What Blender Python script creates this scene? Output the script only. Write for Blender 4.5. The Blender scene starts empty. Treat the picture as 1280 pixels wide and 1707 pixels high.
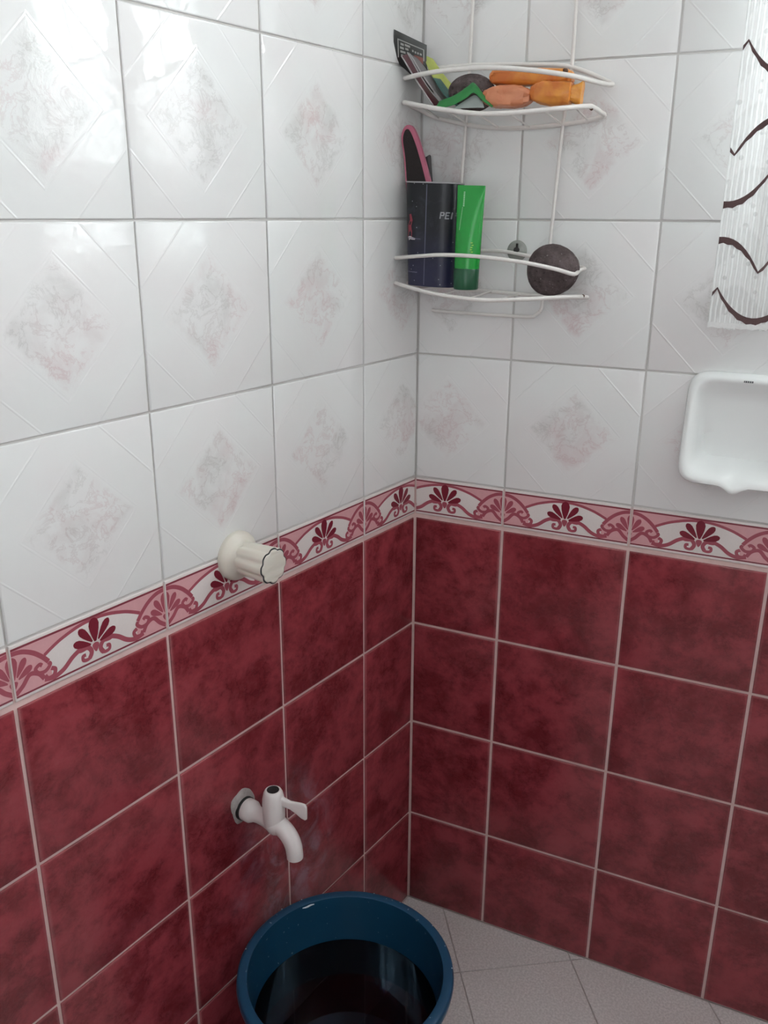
import bpy, bmesh, math, random
from mathutils import Vector, Matrix
random.seed(7)
D = bpy.data
S = bpy.context.scene
COL = S.collection

# ------------------------------------------------------------------ camera
yaw, pit, rol = 2.0149, -0.3273, 0.0056
fw = Vector((math.cos(pit)*math.cos(yaw), math.cos(pit)*math.sin(yaw), math.sin(pit)))
rt = Vector((math.sin(yaw), -math.cos(yaw), 0))
up = rt.cross(fw)
r2 = math.cos(rol)*rt + math.sin(rol)*up
u2 = -math.sin(rol)*rt + math.cos(rol)*up
cam = D.cameras.new('camera')
cam.sensor_fit = 'HORIZONTAL'; cam.sensor_width = 36.0
cam.lens = 36.0*1471.0/1280.0
cam.clip_start = 0.02
co = D.objects.new('camera', cam); COL.objects.link(co)
M = Matrix((r2, u2, -fw)).transposed().to_4x4()
M.translation = Vector((0.5546, -1.2861, 1.2729))
co.matrix_world = M
S.camera = co

# ------------------------------------------------------------------ light
WORLD_STRENGTH = 35.0
world = D.worlds.new('daylight'); S.world = world
world.use_nodes = True
bg = world.node_tree.nodes['Background']
bg.inputs[0].default_value = (0.93, 0.97, 1.0, 1)
bg.inputs[1].default_value = WORLD_STRENGTH
S.view_settings.view_transform = 'Standard'
S.view_settings.look = 'None'
S.view_settings.gamma = 1.0
S.view_settings.use_curve_mapping = False
S.view_settings.exposure = 0.08
S.cycles.max_bounces = 8
S.cycles.diffuse_bounces = 4
S.cycles.glossy_bounces = 3
S.cycles.transparent_max_bounces = 6
S.cycles.caustics_reflective = False
S.cycles.caustics_refractive = False

WIN = (0.5505, 1.1505, 1.2639, 2.0)     # window opening in the right wall: x0 x1 z0 z1
FILL_DOOR = (0.30, 1.05, 0.0, 2.0)           # unseen door added in the back wall for fill light
FILL_PANE = (0.38, 0.97, 0.90, 1.85)         # glazed part of the added door, lets the fill light in
FILL_TINT = 0.075  # how much added fill light enters from behind the viewer
ROOM_X = 1.45
ROOM_Y = -1.85
CEIL = 2.42

def portal(name, loc, rot, sx, sz):
    l = D.lights.new(name, 'AREA'); l.shape = 'RECTANGLE'; l.size = sx; l.size_y = sz
    l.cycles.is_portal = True
    o = D.objects.new(name, l); COL.objects.link(o)
    o.location = loc; o.rotation_euler = rot
    return o
# daylight portals fill exactly the window and the pane of the added fill door
portal('window_daylight', ((WIN[0]+WIN[1])/2, 0.09, (WIN[2]+WIN[3])/2), (-math.pi/2, 0, 0), WIN[1]-WIN[0], WIN[3]-WIN[2])
portal('door_fill_portal', ((FILL_PANE[0]+FILL_PANE[1])/2, ROOM_Y-0.11, (FILL_PANE[2]+FILL_PANE[3])/2), (math.pi/2, 0, 0), FILL_PANE[1]-FILL_PANE[0], FILL_PANE[3]-FILL_PANE[2])

# ------------------------------------------------------------------ materials
class NT:
    def __init__(s, name):
        s.m = D.materials.new(name); s.m.use_nodes = True
        s.t = s.m.node_tree; s.b = s.t.nodes['Principled BSDF']; s.out = s.t.nodes['Material Output']
    def n(s, typ, **kw):
        nd = s.t.nodes.new(typ)
        for k, v in kw.items(): setattr(nd, k, v)
        return nd
    def l(s, a, b): s.t.links.new(a, b)
    def math(s, op, a, b=None, c=None, clamp=False):
        nd = s.n('ShaderNodeMath', operation=op, use_clamp=clamp)
        for i, v in enumerate((a, b, c)):
            if v is None: continue
            if isinstance(v, (int, float)): nd.inputs[i].default_value = v
            else: s.l(v, nd.inputs[i])
        return nd.outputs[0]
    def smooth(s, v, lo, hi, a=0.0, b=1.0):
        nd = s.n('ShaderNodeMapRange', interpolation_type='SMOOTHSTEP')
        s.l(v, nd.inputs[0])
        for i, x in enumerate((lo, hi, a, b)): nd.inputs[i+1].default_value = x
        return nd.outputs[0]
    def mix(s, f, a, b):
        nd = s.n('ShaderNodeMix', data_type='RGBA')
        for sock, v in ((nd.inputs[0], f), (nd.inputs[6], a), (nd.inputs[7], b)):
            if isinstance(v, (int, float)): sock.default_value = v
            elif isinstance(v, tuple): sock.default_value = (*v, 1) if len(v) == 3 else v
            else: s.l(v, sock)
        return nd.outputs[2]
    def noise(s, vec, scale, detail=4, rough=.55, dist=0, w=None):
        nd = s.n('ShaderNodeTexNoise')
        if w is not None:       # a different slice of the noise for every tile
            ad = s.n('ShaderNodeVectorMath', operation='ADD'); cb = s.n('ShaderNodeCombineXYZ')
            s.l(w, cb.inputs[2]); s.l(vec, ad.inputs[0]); s.l(cb.outputs[0], ad.inputs[1]); vec = ad.outputs[0]
        if vec is not None: s.l(vec, nd.inputs['Vector'])
        nd.inputs['Scale'].default_value = scale; nd.inputs['Detail'].default_value = detail
        nd.inputs['Roughness'].default_value = rough; nd.inputs['Distortion'].default_value = dist
        return nd.outputs[0]
    def set(s, **kw):
        names = dict(color='Base Color', rough='Roughness', metal='Metallic', spec='Specular IOR Level', coat='Coat Weight',
                     trans='Transmission Weight', ior='IOR', sss='Subsurface Weight')
        for k, v in kw.items():
            sock = s.b.inputs[names[k]]
            if isinstance(v, tuple): sock.default_value = (*v, 1)
            elif isinstance(v, (int, float)): sock.default_value = v
            else: s.l(v, sock)
        return s
    def bump(s, h, strength=.3, dist=.002):
        nd = s.n('ShaderNodeBump'); nd.inputs['Strength'].default_value = strength; nd.inputs['Distance'].default_value = dist
        s.l(h, nd.inputs['Height']); s.l(nd.outputs[0], s.b.inputs['Normal'])
        return s

def plain(name, color, rough=.5, var=.12, scale=40, spec=.5, bump=0, **kw):
    """procedural single-colour material with a little noise in tone"""
    t = NT(name)
    tc = t.n('ShaderNodeTexCoord')
    nz = t.noise(tc.outputs['Object'], scale, 4)
    dark = tuple(c*(1-var) for c in color); lite = tuple(min(1, c*(1+var)) for c in color)
    t.set(color=t.mix(nz, dark, lite), rough=rough, spec=spec, **kw)
    if bump: t.bump(nz, bump, .001)
    return t.m

def tile_uv(t):
    tc = t.n('ShaderNodeTexCoord'); sp = t.n('ShaderNodeSeparateXYZ'); t.l(tc.outputs['UV'], sp.inputs[0])
    u = t.math('SUBTRACT', sp.outputs[0], .5); v = t.math('SUBTRACT', sp.outputs[1], .5)
    rnd = t.n('ShaderNodeObjectInfo').outputs['Random']
    w = t.math('MULTIPLY', rnd, 37.0)
    return tc.outputs['UV'], u, v, w, tc

def mat_white_tile():
    t = NT('white_marbled_tile')
    uv, u, v, w, tc = tile_uv(t)
    au = t.math('ABSOLUTE', u); av = t.math('ABSOLUTE', v)
    d = t.math('ADD', au, av)
    edge = t.noise(uv, 9, 3, w=w)
    dn = t.math('ADD', d, t.math('MULTIPLY', t.math('SUBTRACT', edge, .5), .14))
    mask = t.smooth(dn, .27, .345, 1, 0)
    mask = t.math('MULTIPLY', mask, t.smooth(d, .355, .37, 1, 0))
    cl = t.noise(uv, 8, 5, .68, .5, w)
    vein = t.smooth(t.math('ABSOLUTE', t.math('SUBTRACT', cl, .52)), .0, .045, 1, 0)
    cl2 = t.noise(uv, 4, 4, .6, .6, t.math('ADD', w, 5.0))
    blot = t.smooth(cl2, .40, .66)
    f1 = t.math('MULTIPLY', mask, t.math('ADD', t.math('MULTIPLY', vein, .30), t.math('MULTIPLY', blot, .30)), clamp=True)
    pinkness = t.smooth(t.noise(uv, 2.2, 2, w=t.math('ADD', w, 11.0)), .4, .62)
    mark = t.mix(pinkness, (.50, .48, .46), (.62, .44, .45))
    broad = t.noise(tc.outputs['Object'], 7, 2, w=w)
    base = t.mix(t.smooth(broad, .35, .7), (.80, .80, .79), (.80, .775, .77))
    t.set(color=t.mix(f1, base, mark), rough=.03, spec=.42)
    # pressed relief of the glaze: an inner and an outer diamond, and a faint waviness
    i1 = t.smooth(t.math('ABSOLUTE', t.math('SUBTRACT', d, .365)), 0, .012, 1, 0)
    i2 = t.smooth(t.math('ABSOLUTE', t.math('SUBTRACT', d, .66)), 0, .012, 1, 0)
    step = t.smooth(d, .36, .375)
    wav = t.noise(uv, 5, 2, w=w)
    h = t.math('ADD', t.math('ADD', t.math('MULTIPLY', i2, .5), t.math('MULTIPLY', i1, .35)), t.math('ADD', t.math('MULTIPLY', step, .3), t.math('MULTIPLY', wav, .8)))
    h = t.math('ADD', h, t.math('MULTIPLY', t.math('MULTIPLY', cl, t.smooth(d, .34, .37, 1, 0)), .7))
    t.bump(h, .45, .0012)
    return t.m

def mat_red_tile(scum=False):
    t = NT('red_mottled_tile')
    uv, u, v, w, tc = tile_uv(t)
    n1 = t.noise(uv, 3.3, 6, .66, .15, w)
    n2 = t.noise(uv, 5.0, 5, .68, .4, t.math('ADD', w, 3.0))
    n3 = t.noise(uv, 26, 3, .6, 0, w)
    base = t.mix(t.smooth(n1, .34, .68), (.165, .019, .025), (.320, .050, .064))
    vein = t.smooth(t.math('ABSOLUTE', t.math('SUBTRACT', n2, .5)), 0, .035, 1, 0)
    vein = t.math('MULTIPLY', vein, t.smooth(n1, .40, .60, 1, .1))
    c = t.mix(t.math('MULTIPLY', vein, .42), base, (.075, .008, .012))
    c = t.mix(t.math('MULTIPLY', t.smooth(n3, .45, .8), .16), c, (.34, .09, .10))
    # the glaze pales at the tile's very edge
    e = t.math('MAXIMUM', t.math('ABSOLUTE', u), t.math('ABSOLUTE', v))
    c = t.mix(t.smooth(e, .462, .492, 0, .30), c, (.50, .22, .23))
    # dried soap film around and below the tap, a shape fixed to the wall
    sp = t.n('ShaderNodeSeparateXYZ'); t.l(t.n('ShaderNodeNewGeometry').outputs['Position'], sp.inputs[0])
    dy = t.math('DIVIDE', t.math('ADD', sp.outputs[1], .34), .13)
    dz = t.math('DIVIDE', t.math('SUBTRACT', sp.outputs[2], .33), .17)
    rr = t.math('ADD', t.math('MULTIPLY', dy, dy), t.math('MULTIPLY', dz, dz))
    gp = t.n('ShaderNodeNewGeometry').outputs['Position']
    film = t.math('MULTIPLY', t.smooth(rr, .15, 1.0, 1, 0), t.smooth(t.noise(gp, 14, 5, .6, 1.2), .42, .70))
    onleft = t.math('LESS_THAN', sp.outputs[0], .02)
    film = t.math('MULTIPLY', t.math('MULTIPLY', film, onleft), .55)
    c = t.mix(film, c, (.42, .24, .31))
    t.set(color=c, rough=t.math('ADD', .17, t.math('MULTIPLY', n1, .12)), spec=.5)
    wav = t.noise(uv, 4, 2, w=w)
    t.bump(t.math('ADD', wav, t.math('MULTIPLY', n3, .12)), .3, .0012)
    return t.m

def mat_grout(z_split):
    t = NT('grout')
    g = t.n('ShaderNodeNewGeometry').outputs['Position']
    sp = t.n('ShaderNodeSeparateXYZ'); t.l(g, sp.inputs[0])
    nz = t.noise(g, 60, 4); n2 = t.noise(g, 7, 3)
    up_ = t.mix(t.smooth(n2, .35, .65), (.58, .555, .535), (.72, .70, .68))
    lo = t.mix(nz, (.62, .43, .41), (.80, .60, .57))
    t.set(color=t.mix(t.smooth(sp.outputs[2], z_split-.003, z_split+.003), lo, up_), rough=.85, spec=.2)
    t.bump(nz, .4, .001)
    return t.m

def mat_floor_tile():
    t = NT('pale_floor_tile')
    tc = t.n('ShaderNodeTexCoord')
    n1 = t.noise(tc.outputs['Object'], 260, 3, .7); n2 = t.noise(tc.outputs['Object'], 9, 3)
    c = t.mix(t.smooth(n1, .35, .68), (.56, .51, .505), (.74, .69, .68))
    c = t.mix(t.math('MULTIPLY', t.smooth(n2, .4, .7), .25), c, (.58, .52, .51))
    t.set(color=c, rough=.42, spec=.4)
    t.bump(n1, .25, .0006)
    return t.m

def mat_brick_wall(name, zsplit):
    """far walls behind the viewer: the tile grid as a texture"""
    t = NT(name)
    g = t.n('ShaderNodeNewGeometry').outputs['Position']
    sp = t.n('ShaderNodeSeparateXYZ'); t.l(g, sp.inputs[0])
    s = t.math('ADD', sp.outputs[0], sp.outputs[1])
    cb = t.n('ShaderNodeCombineXYZ'); t.l(s, cb.inputs[0]); t.l(sp.outputs[2], cb.inputs[1])
    def brick(c1, c2, mo):
        b = t.n('ShaderNodeTexBrick'); b.offset = 0; t.l(cb.outputs[0], b.inputs['Vector'])
        b.inputs['Scale'].default_value = 1; b.inputs['Brick Width'].default_value = .2; b.inputs['Row Height'].default_value = .2
        b.inputs['Mortar Size'].default_value = .0025
        b.inputs['Color1'].default_value = (*c1, 1); b.inputs['Color2'].default_value = (*c2, 1); b.inputs['Mortar'].default_value = (*mo, 1)
        return b.outputs[0]
    lo = brick((.22, .03, .04), (.18, .025, .03), (.6, .4, .38)); hi = brick((.80, .79, .78), (.79, .78, .77), (.55, .53, .5))
    t.set(color=t.mix(t.math('GREATER_THAN', sp.outputs[2], zsplit), lo, hi), rough=.2)
    return t.m

MAT = {}
MAT['white'] = mat_white_tile(); MAT['red'] = mat_red_tile(); MAT['grout'] = mat_grout(.857)
MAT['floor'] = mat_floor_tile()
MAT['floor_grout'] = plain('floor_grout', (.50, .43, .41), .9, .2, 50)
MAT['ceiling'] = plain('painted_ceiling', (.80, .80, .78), .8, .03, 8)
MAT['cream'] = plain('border_cream', (.76, .69, .67), .15, .05, 400)
MAT['p_pink'] = plain('print_pink', (.68, .36, .38), .18, .08, 150)
MAT['p_mid'] = plain('print_rose', (.37, .09, .12), .18, .10, 150)
MAT['p_dark'] = plain('print_maroon', (.20, .022, .038), .18, .10, 150)
MAT['p_line'] = plain('print_line', (.24, .05, .07), .18, .10, 150)
MAT['wire'] = plain('coated_wire', (.78, .74, .71), .38, .08, 120)
MAT['rust'] = plain('rust', (.10, .05, .03), .8, .4, 300)
MAT['plastic_cream'] = plain('cream_plastic', (.72, .66, .58), .32, .05, 30, sss=.05)
MAT['plastic_white'] = plain('white_plastic', (.74, .69, .68), .30, .05, 30)
MAT['black'] = plain('black_rubber', (.012, .012, .012), .55, .3, 60)
MAT['mortar'] = plain('grey_mortar', (.36, .32, .31), .9, .35, 160, bump=.6)
MAT['ceramic'] = plain('white_ceramic', (.83, .84, .83), .07, .015, 10)
MAT['frame'] = plain('painted_frame', (.75, .75, .73), .4, .05, 20)

# ------------------------------------------------------------------ mesh helpers
def tag(o, label=None, cat=None, group=None, kind=None):
    if label: o['label'] = label
    if cat: o['category'] = cat
    if group: o['group'] = group
    if kind: o['kind'] = kind
    return o
def link(name, me, mats=None, parent=None, loc=None, rotz=0):
    o = D.objects.new(name, me); COL.objects.link(o)
    if mats is not None and me is not None and len(me.materials) == 0:
        for m in (mats if isinstance(mats, (list, tuple)) else [mats]): me.materials.append(m)
    if loc is not None: o.location = loc
    o.rotation_euler[2] = rotz
    if parent is not None: o.parent = parent
    return o
def empty(name, loc=(0, 0, 0)):
    o = D.objects.new(name, None); COL.objects.link(o); o.location = loc; o.empty_display_size = .05
    return o
def child_of(o, parent):
    """parent keeping the child's world coordinates (parents here only carry a translation)"""
    o.parent = parent
    o.matrix_parent_inverse = Matrix.Translation(parent.location).inverted()
    return o
def bm_mesh(bm, name, smooth=None):
    bmesh.ops.recalc_face_normals(bm, faces=bm.faces)
    me = D.meshes.new(name); bm.to_mesh(me); bm.free()
    if smooth is not None:
        me.polygons.foreach_set('use_smooth', [True]*len(me.polygons))
        me.set_sharp_from_angle(angle=math.radians(smooth))
    return me
def box(bm, x0, x1, y0, y1, z0, z1):
    vs = [bm.verts.new((x, y, z)) for z in (z0, z1) for y in (y0, y1) for x in (x0, x1)]
    for f in ((0, 1, 3, 2), (4, 5, 7, 6), (0, 1, 5, 4), (2, 3, 7, 6), (0, 2, 6, 4), (1, 3, 7, 5)):
        bm.faces.new([vs[i] for i in f])
def catmull(pts, n=8, closed=False):
    P = [Vector(p) for p in pts]; out = []; N = len(P)
    rng = range(N) if closed else range(N-1)
    for i in rng:
        if closed: a, b, c, d = P[i-1], P[i], P[(i+1) % N], P[(i+2) % N]
        else:
            b, c = P[i], P[i+1]; a = P[i-1] if i > 0 else b*2-c; d = P[i+2] if i+2 < N else c*2-b
        for k in range(n):
            t = k/n
            out.append(.5*((2*b) + (c-a)*t + (2*a-5*b+4*c-d)*t*t + (3*b-a-3*c+d)*t**3))
    if not closed: out.append(P[-1])
    return out
def tube(bm, pts, rad, seg=8, closed=False, caps=True):
    P = [Vector(p) for p in pts]; N = len(P); rings = []; prev = None
    for i, p in enumerate(P):
        if closed: tg = (P[(i+1) % N]-P[i-1]).normalized()
        else: tg = (P[min(i+1, N-1)]-P[max(i-1, 0)]).normalized()
        if prev is None:
            a = Vector((0, 0, 1)) if abs(tg.z) < .9 else Vector((1, 0, 0))
            nrm = (a-tg*a.dot(tg)).normalized()
        else: nrm = (prev-tg*prev.dot(tg)).normalized()
        prev = nrm; bn = tg.cross(nrm)
        r = rad(i/(N-1)) if callable(rad) else rad
        rings.append([bm.verts.new(p+(nrm*math.cos(2*math.pi*k/seg)+bn*math.sin(2*math.pi*k/seg))*r) for k in range(seg)])
    for i in range(N if closed else N-1):
        A, B = rings[i], rings[(i+1) % N]
        for k in range(seg): bm.faces.new((A[k], A[(k+1) % seg], B[(k+1) % seg], B[k]))
    if caps and not closed:
        bm.faces.new(rings[0]); bm.faces.new(rings[-1])
    return rings
def lathe(bm, prof, origin, axis, seg=32, ref=None, rfun=None, cap0=True, cap1=True):
    """prof: list of (r, t) along axis"""
    ax = Vector(axis).normalized(); o = Vector(origin)
    a = Vector(ref) if ref is not None else (Vector((0, 0, 1)) if abs(ax.z) < .9 else Vector((1, 0, 0)))
    e1 = (a-ax*a.dot(ax)).normalized(); e2 = ax.cross(e1); rings = []
    for j, (r, t) in enumerate(prof):
        ring = []
        for k in range(seg):
            th = 2*math.pi*k/seg
            rr = r*(rfun(th, j) if rfun else 1)
            ring.append(bm.verts.new(o+ax*t+(e1*math.cos(th)+e2*math.sin(th))*rr))
        rings.append(ring)
    for A, B in zip(rings, rings[1:]):
        for k in range(seg): bm.faces.new((A[k], A[(k+1) % seg], B[(k+1) % seg], B[k]))
    if cap0: bm.faces.new(rings[0])
    if cap1: bm.faces.new(rings[-1])
    return rings
def clip_poly(poly, axis, val, keep_greater):
    out = []
    for i in range(len(poly)):
        a, b = poly[i-1], poly[i]
        ia = (a[axis] >= val) if keep_greater else (a[axis] <= val)
        ib = (b[axis] >= val) if keep_greater else (b[axis] <= val)
        if ia != ib:
            t = (val-a[axis])/(b[axis]-a[axis]); out.append(tuple(a[k]+(b[k]-a[k])*t for k in range(2)))
        if ib: out.append(tuple(b))
    return out

# ------------------------------------------------------------------ wall frames
ANG = -0.1667
UL = Vector((math.sin(ANG), -math.cos(ANG), 0)); NL = Vector((math.cos(ANG), math.sin(ANG), 0))
def WL(s, o, z): return UL*s + NL*o + Vector((0, 0, z))
def WR(x, o, z): return Vector((x, -o, z))
ROT_L = math.atan2(UL.y, UL.x); ROT_R = math.pi
ROWS_RED = [0.0, .1976, .3957, .5934, .7938]
Z_BB, Z_BT = .7938, .8609
ROWS_WHITE = [.8609, 1.0624, 1.2639, 1.4656, 1.6656, 1.8656, 2.0656, 2.2656, CEIL]
COLS_L = [0, .1431, .3399, .5409, .7445, .9445, 1.1445, 1.3445, 1.5445, 1.7445, 1.876]
COLS_R = [0, .1529, .3523, .5505, .7505, .9505, 1.1505, 1.3505, 1.45]

def slab(name, polys, o0=-.12, o1=-.0025, fn=None, mat=None):
    bm = bmesh.new()
    for (a, b, c, d) in polys:
        vs = [bm.verts.new(fn(s, o, z)) for z in (c, d) for o in (o0, o1) for s in (a, b)]
        for f in ((0, 1, 3, 2), (4, 5, 7, 6), (0, 1, 5, 4), (2, 3, 7, 6), (0, 2, 6, 4), (1, 3, 7, 5)):
            bm.faces.new([vs[i] for i in f])
    o = link(name, bm_mesh(bm, name), mat); tag(o, kind='structure'); return o
wall_left = slab('wall_left', [(-.12, 1.876, 0, CEIL)], fn=WL, mat=MAT['grout'])
wall_right = slab('wall_right', [(-.1, WIN[0], 0, CEIL), (WIN[1], ROOM_X, 0, CEIL), (WIN[0], WIN[1], 0, WIN[2]), (WIN[0], WIN[1], WIN[3], CEIL)], fn=WR, mat=MAT['grout'])

# ---- wall tiles
_cache = {}
def tile_mesh(u0, u1, v0, v1, full, gap, mat, key):
    """a glazed tile cut to [u0,u1]x[v0,v1] (metres from the whole tile's centre), softly arrised"""
    k = tuple(round(x, 4) for x in (u0, u1, v0, v1))+(key,)
    if k in _cache: return _cache[k]
    bm = bmesh.new(); uvl = bm.loops.layers.uv.new('UVMap')
    g = gap/2; rings = []
    for inset, y in ((0, -.0024), (0, -.0011), (.0006, -.0003), (.0018, 0)):
        rings.append([bm.verts.new((x, y, z)) for x, z in ((u0+g+inset, v0+g+inset), (u1-g-inset, v0+g+inset), (u1-g-inset, v1-g-inset), (u0+g+inset, v1-g-inset))])
    for A, B in zip(rings, rings[1:]):
        for i in range(4): bm.faces.new((A[i], A[(i+1) % 4], B[(i+1) % 4], B[i]))
    bm.faces.new(rings[-1]); bm.faces.new(rings[0])
    for f in bm.faces:
        for lp in f.loops: lp[uvl].uv = (lp.vert.co.x/full[0]+.5, lp.vert.co.z/full[1]+.5)
    me = bm_mesh(bm, 'tile', 50); me.materials.append(mat); _cache[k] = me
    return me

# printed frieze of the border tile
H0 = .0555; ZB = -.0270             # printed height and its lower edge
def frieze_mesh(u0, u1):
    k = ('frieze', round(u0, 4), round(u1, 4))
    if k in _cache: return _cache[k]
    bm = bmesh.new()
    def poly(pts, lay, mi):
        p = [(u*.2, ZB+v*H0) for u, v in pts]
        p = clip_poly(p, 0, u0+.0022, True)
        if len(p) > 2: p = clip_poly(p, 0, u1-.0022, False)
        if len(p) < 3: return
        f = bm.faces.new([bm.verts.new((x, .00004+lay*.00006+len(bm.faces)*1.5e-7, z)) for x, z in p]); f.material_index = mi
    def stroke(pts, wd, lay, mi, n=7):
        C = catmull([(u*.2, 0, v*H0) for u, v in pts], n)
        for i in range(len(C)-1):
            def off(j):
                a, b = C[max(j-1, 0)], C[min(j+1, len(C)-1)]; t = (b-a).normalized()
                wv = wd(j/(len(C)-1)) if callable(wd) else wd
                return Vector((-t.z, 0, t.x))*wv/2
            a, b = C[i], C[i+1]; oa, ob = off(i), off(i+1)
            poly([((q.x)/.2, q.z/H0) for q in (a-oa, b-ob, b+ob, a+oa)], lay, mi)
    def petal(b, t, wd, lay, mi):
        bx, tx = Vector((b[0]*.2, b[1]*H0)), Vector((t[0]*.2, t[1]*H0)); ax = tx-bx; nr = Vector((-ax.y, ax.x)).normalized()
        pts = []
        prof = ((0, .10), (.25, .30), (.5, .44), (.72, .5), (.88, .40), (.97, .2))
        for tt, ww in prof: pts.append(bx+ax*tt+nr*ww*wd)
        pts.append(tx)
        for tt, ww in reversed(prof): pts.append(bx+ax*tt-nr*ww*wd)
        poly([(p.x/.2, p.y/H0) for p in pts], lay, mi)
    arch = lambda u: .935-.30*(abs(u)/.31)**2
    jar = lambda u: .925-.50*(abs(.5-abs(u))/.215)**2.2
    # pink grounds
    N = 60
    for i in range(N):
        a, b = -.5+i/N, -.5+(i+1)/N
        def low(u):
            return max(arch(u), jar(u)) if abs(u) > .25 else arch(u)
        poly([(a, low(a)), (b, low(b)), (b, .97), (a, .97)], 0, 0)
        if abs(a) > .27 and abs(b) > .27:
            poly([(a, .04), (b, .04), (b, jar(b)), (a, jar(a))], 0, 0)
    # edge lines
    for i in range(10):
        a, b = -.5+i/10, -.5+(i+1)/10
        poly([(a, .955), (b, .955), (b, 1.0), (a, 1.0)], 3, 3); poly([(a, 0), (b, 0), (b, .04), (a, .04)], 3, 3)
    # arches
    stroke([(u, arch(u)-.01) for u in (-.315, -.26, -.2, -.1, 0, .1, .2, .26, .315)], .0040, 1, 1)
    for s in (-1, 1):
        stroke([(s*u, jar(u)-.02) for u in (.53, .5, .44, .38, .33, .295)], .0052, 2, 1)
        stroke([(s*u, v) for u, v in ((.297, .44), (.288, .38), (.32, .29), (.36, .31), (.375, .41), (.35, .47), (.335, .43))], .0044, 2, 1)
        stroke([(s*u, v) for u, v in ((.285, .30), (.262, .24), (.275, .13), (.31, .12), (.325, .2))], .0048, 2, 1)
        # wave stems from the central palmette out to the joints
        stroke([(s*u, v) for u, v in ((.33, .13), (.27, .09), (.21, .16), (.15, .32), (.095, .40), (.05, .37), (.03, .25), (.05, .13), (.085, .14), (.088, .23), (.068, .24))], lambda t: .0056 if t < .7 else .0042, 2, 1)
        # stems under the joint palmette
        stroke([(s*u, v) for u, v in ((.33, .15), (.36, .30), (.41, .36), (.455, .20), (.5, .08))], .0052, 2, 1)
    # central palmette
    petal((0, .44), (0, .95), .0135, 4, 2)
    for s in (-1, 1):
        petal((s*.020, .46), (s*.098, .82), .0094, 4, 2)
        petal((s*.030, .41), (s*.140, .56), .0094, 4, 2)
        petal((s*.034, .36), (s*.118, .37), .0050, 4, 1)
    petal((0, .22), (0, .42), .0090, 4, 1)
    # half palmettes on both joints
    for s in (-.5, .5):
        petal((s, .38), (s, .84), .0115, 4, 1)
        for q in (-1, 1):
            petal((s+q*.018, .41), (s+q*.076, .74), .0078, 4, 1)
            petal((s+q*.026, .36), (s+q*.108, .53), .0078, 4, 1)
        petal((s, .2), (s, .35), .0080, 4, 1)
    bm.normal_update()
    for f in bm.faces:
        if f.normal.y < 0: f.normal_flip()
    me = D.meshes.new('floral_print'); bm.to_mesh(me); bm.free()
    for m in ('p_pink', 'p_mid', 'p_dark', 'p_line'): me.materials.append(MAT[m])
    _cache[k] = me
    return me

def lay_tiles(wall, cols, fn, rot, skip, flip):
    for ci in range(len(cols)-1):
        s0, s1 = cols[ci], cols[ci+1]
        w = s1-s0
        if ci == 0: cx = s1-.1
        elif w < .15: cx = s0+.1
        else: cx = (s0+s1)/2
        a, b = s0-cx, s1-cx
        if flip: a, b = -b, -a
        def put(z0, z1, zc, full, gap, mat, key):
            if skip and skip(s0, s1, z0, z1): return None
            me = tile_mesh(a, b, z0-zc, z1-zc, full, gap, mat, key)
            o = link('tile', me, None, wall, fn(cx, 0, zc), rot)
            o.rotation_euler[0] = random.gauss(0, .0012); o.rotation_euler[2] += random.gauss(0, .0012)
            return o
        for i in range(4):
            z0, z1 = ROWS_RED[i], ROWS_RED[i+1]
            if i == 3: z1 -= .0030
            put(z0, z1, (z0+z1)/2, (max(w, .2) if ci else .2, .2), .0047, MAT['red'], 'red')
        t = put(Z_BB+.001, Z_BT, (Z_BB+Z_BT)/2, (.2, .067), .0030, MAT['cream'], 'border')
        if t is not None:
            pr = link('floral_print', frieze_mesh(a, b), None, t)
        for i in range(len(ROWS_WHITE)-1):
            z0, z1 = ROWS_WHITE[i], ROWS_WHITE[i+1]
            zc = (z0+z1)/2 if z1-z0 > .18 else z0+.1
            put(z0, z1, zc, (.2, .2), .0025, MAT['white'], 'white')
lay_tiles(wall_left, COLS_L, WL, ROT_L, None, False)
lay_tiles(wall_right, COLS_R, WR, ROT_R, lambda a, b, c, d: a > WIN[0]-.01 and b < WIN[1]+.01 and c > WIN[2]-.01 and d < WIN[3]+.1, True)

# ---- walls behind and beside the viewer, ceiling
bw = mat_brick_wall('tiled_wall_far', .83)
LE = WL(1.876, 0, 0)
bm = bmesh.new()
box(bm, LE.x-.1, FILL_DOOR[0], ROOM_Y-.1, ROOM_Y, 0, CEIL); box(bm, FILL_DOOR[1], ROOM_X+.1, ROOM_Y-.1, ROOM_Y, 0, CEIL); box(bm, FILL_DOOR[0], FILL_DOOR[1], ROOM_Y-.1, ROOM_Y, FILL_DOOR[3], CEIL)
tag(link('wall_back', bm_mesh(bm, 'wall_back'), bw), kind='structure')
bm = bmesh.new(); box(bm, ROOM_X, ROOM_X+.1, ROOM_Y, .12, 0, CEIL)
tag(link('wall_side', bm_mesh(bm, 'wall_side'), bw), kind='structure')
bm = bmesh.new(); box(bm, -.5, ROOM_X+.1, ROOM_Y-.1, .12, CEIL, CEIL+.08)
tag(link('ceiling', bm_mesh(bm, 'ceiling'), MAT['ceiling']), kind='structure')
bm = bmesh.new(); j = .04
box(bm, FILL_DOOR[0], FILL_DOOR[0]+j, ROOM_Y-.1, ROOM_Y+.012, 0, FILL_DOOR[3]); box(bm, FILL_DOOR[1]-j, FILL_DOOR[1], ROOM_Y-.1, ROOM_Y+.012, 0, FILL_DOOR[3]); box(bm, FILL_DOOR[0]+j, FILL_DOOR[1]-j, ROOM_Y-.1, ROOM_Y+.012, FILL_DOOR[3]-j, FILL_DOOR[3])
bm2 = bmesh.new(); y0_, y1_ = ROOM_Y-.07, ROOM_Y-.03
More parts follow.
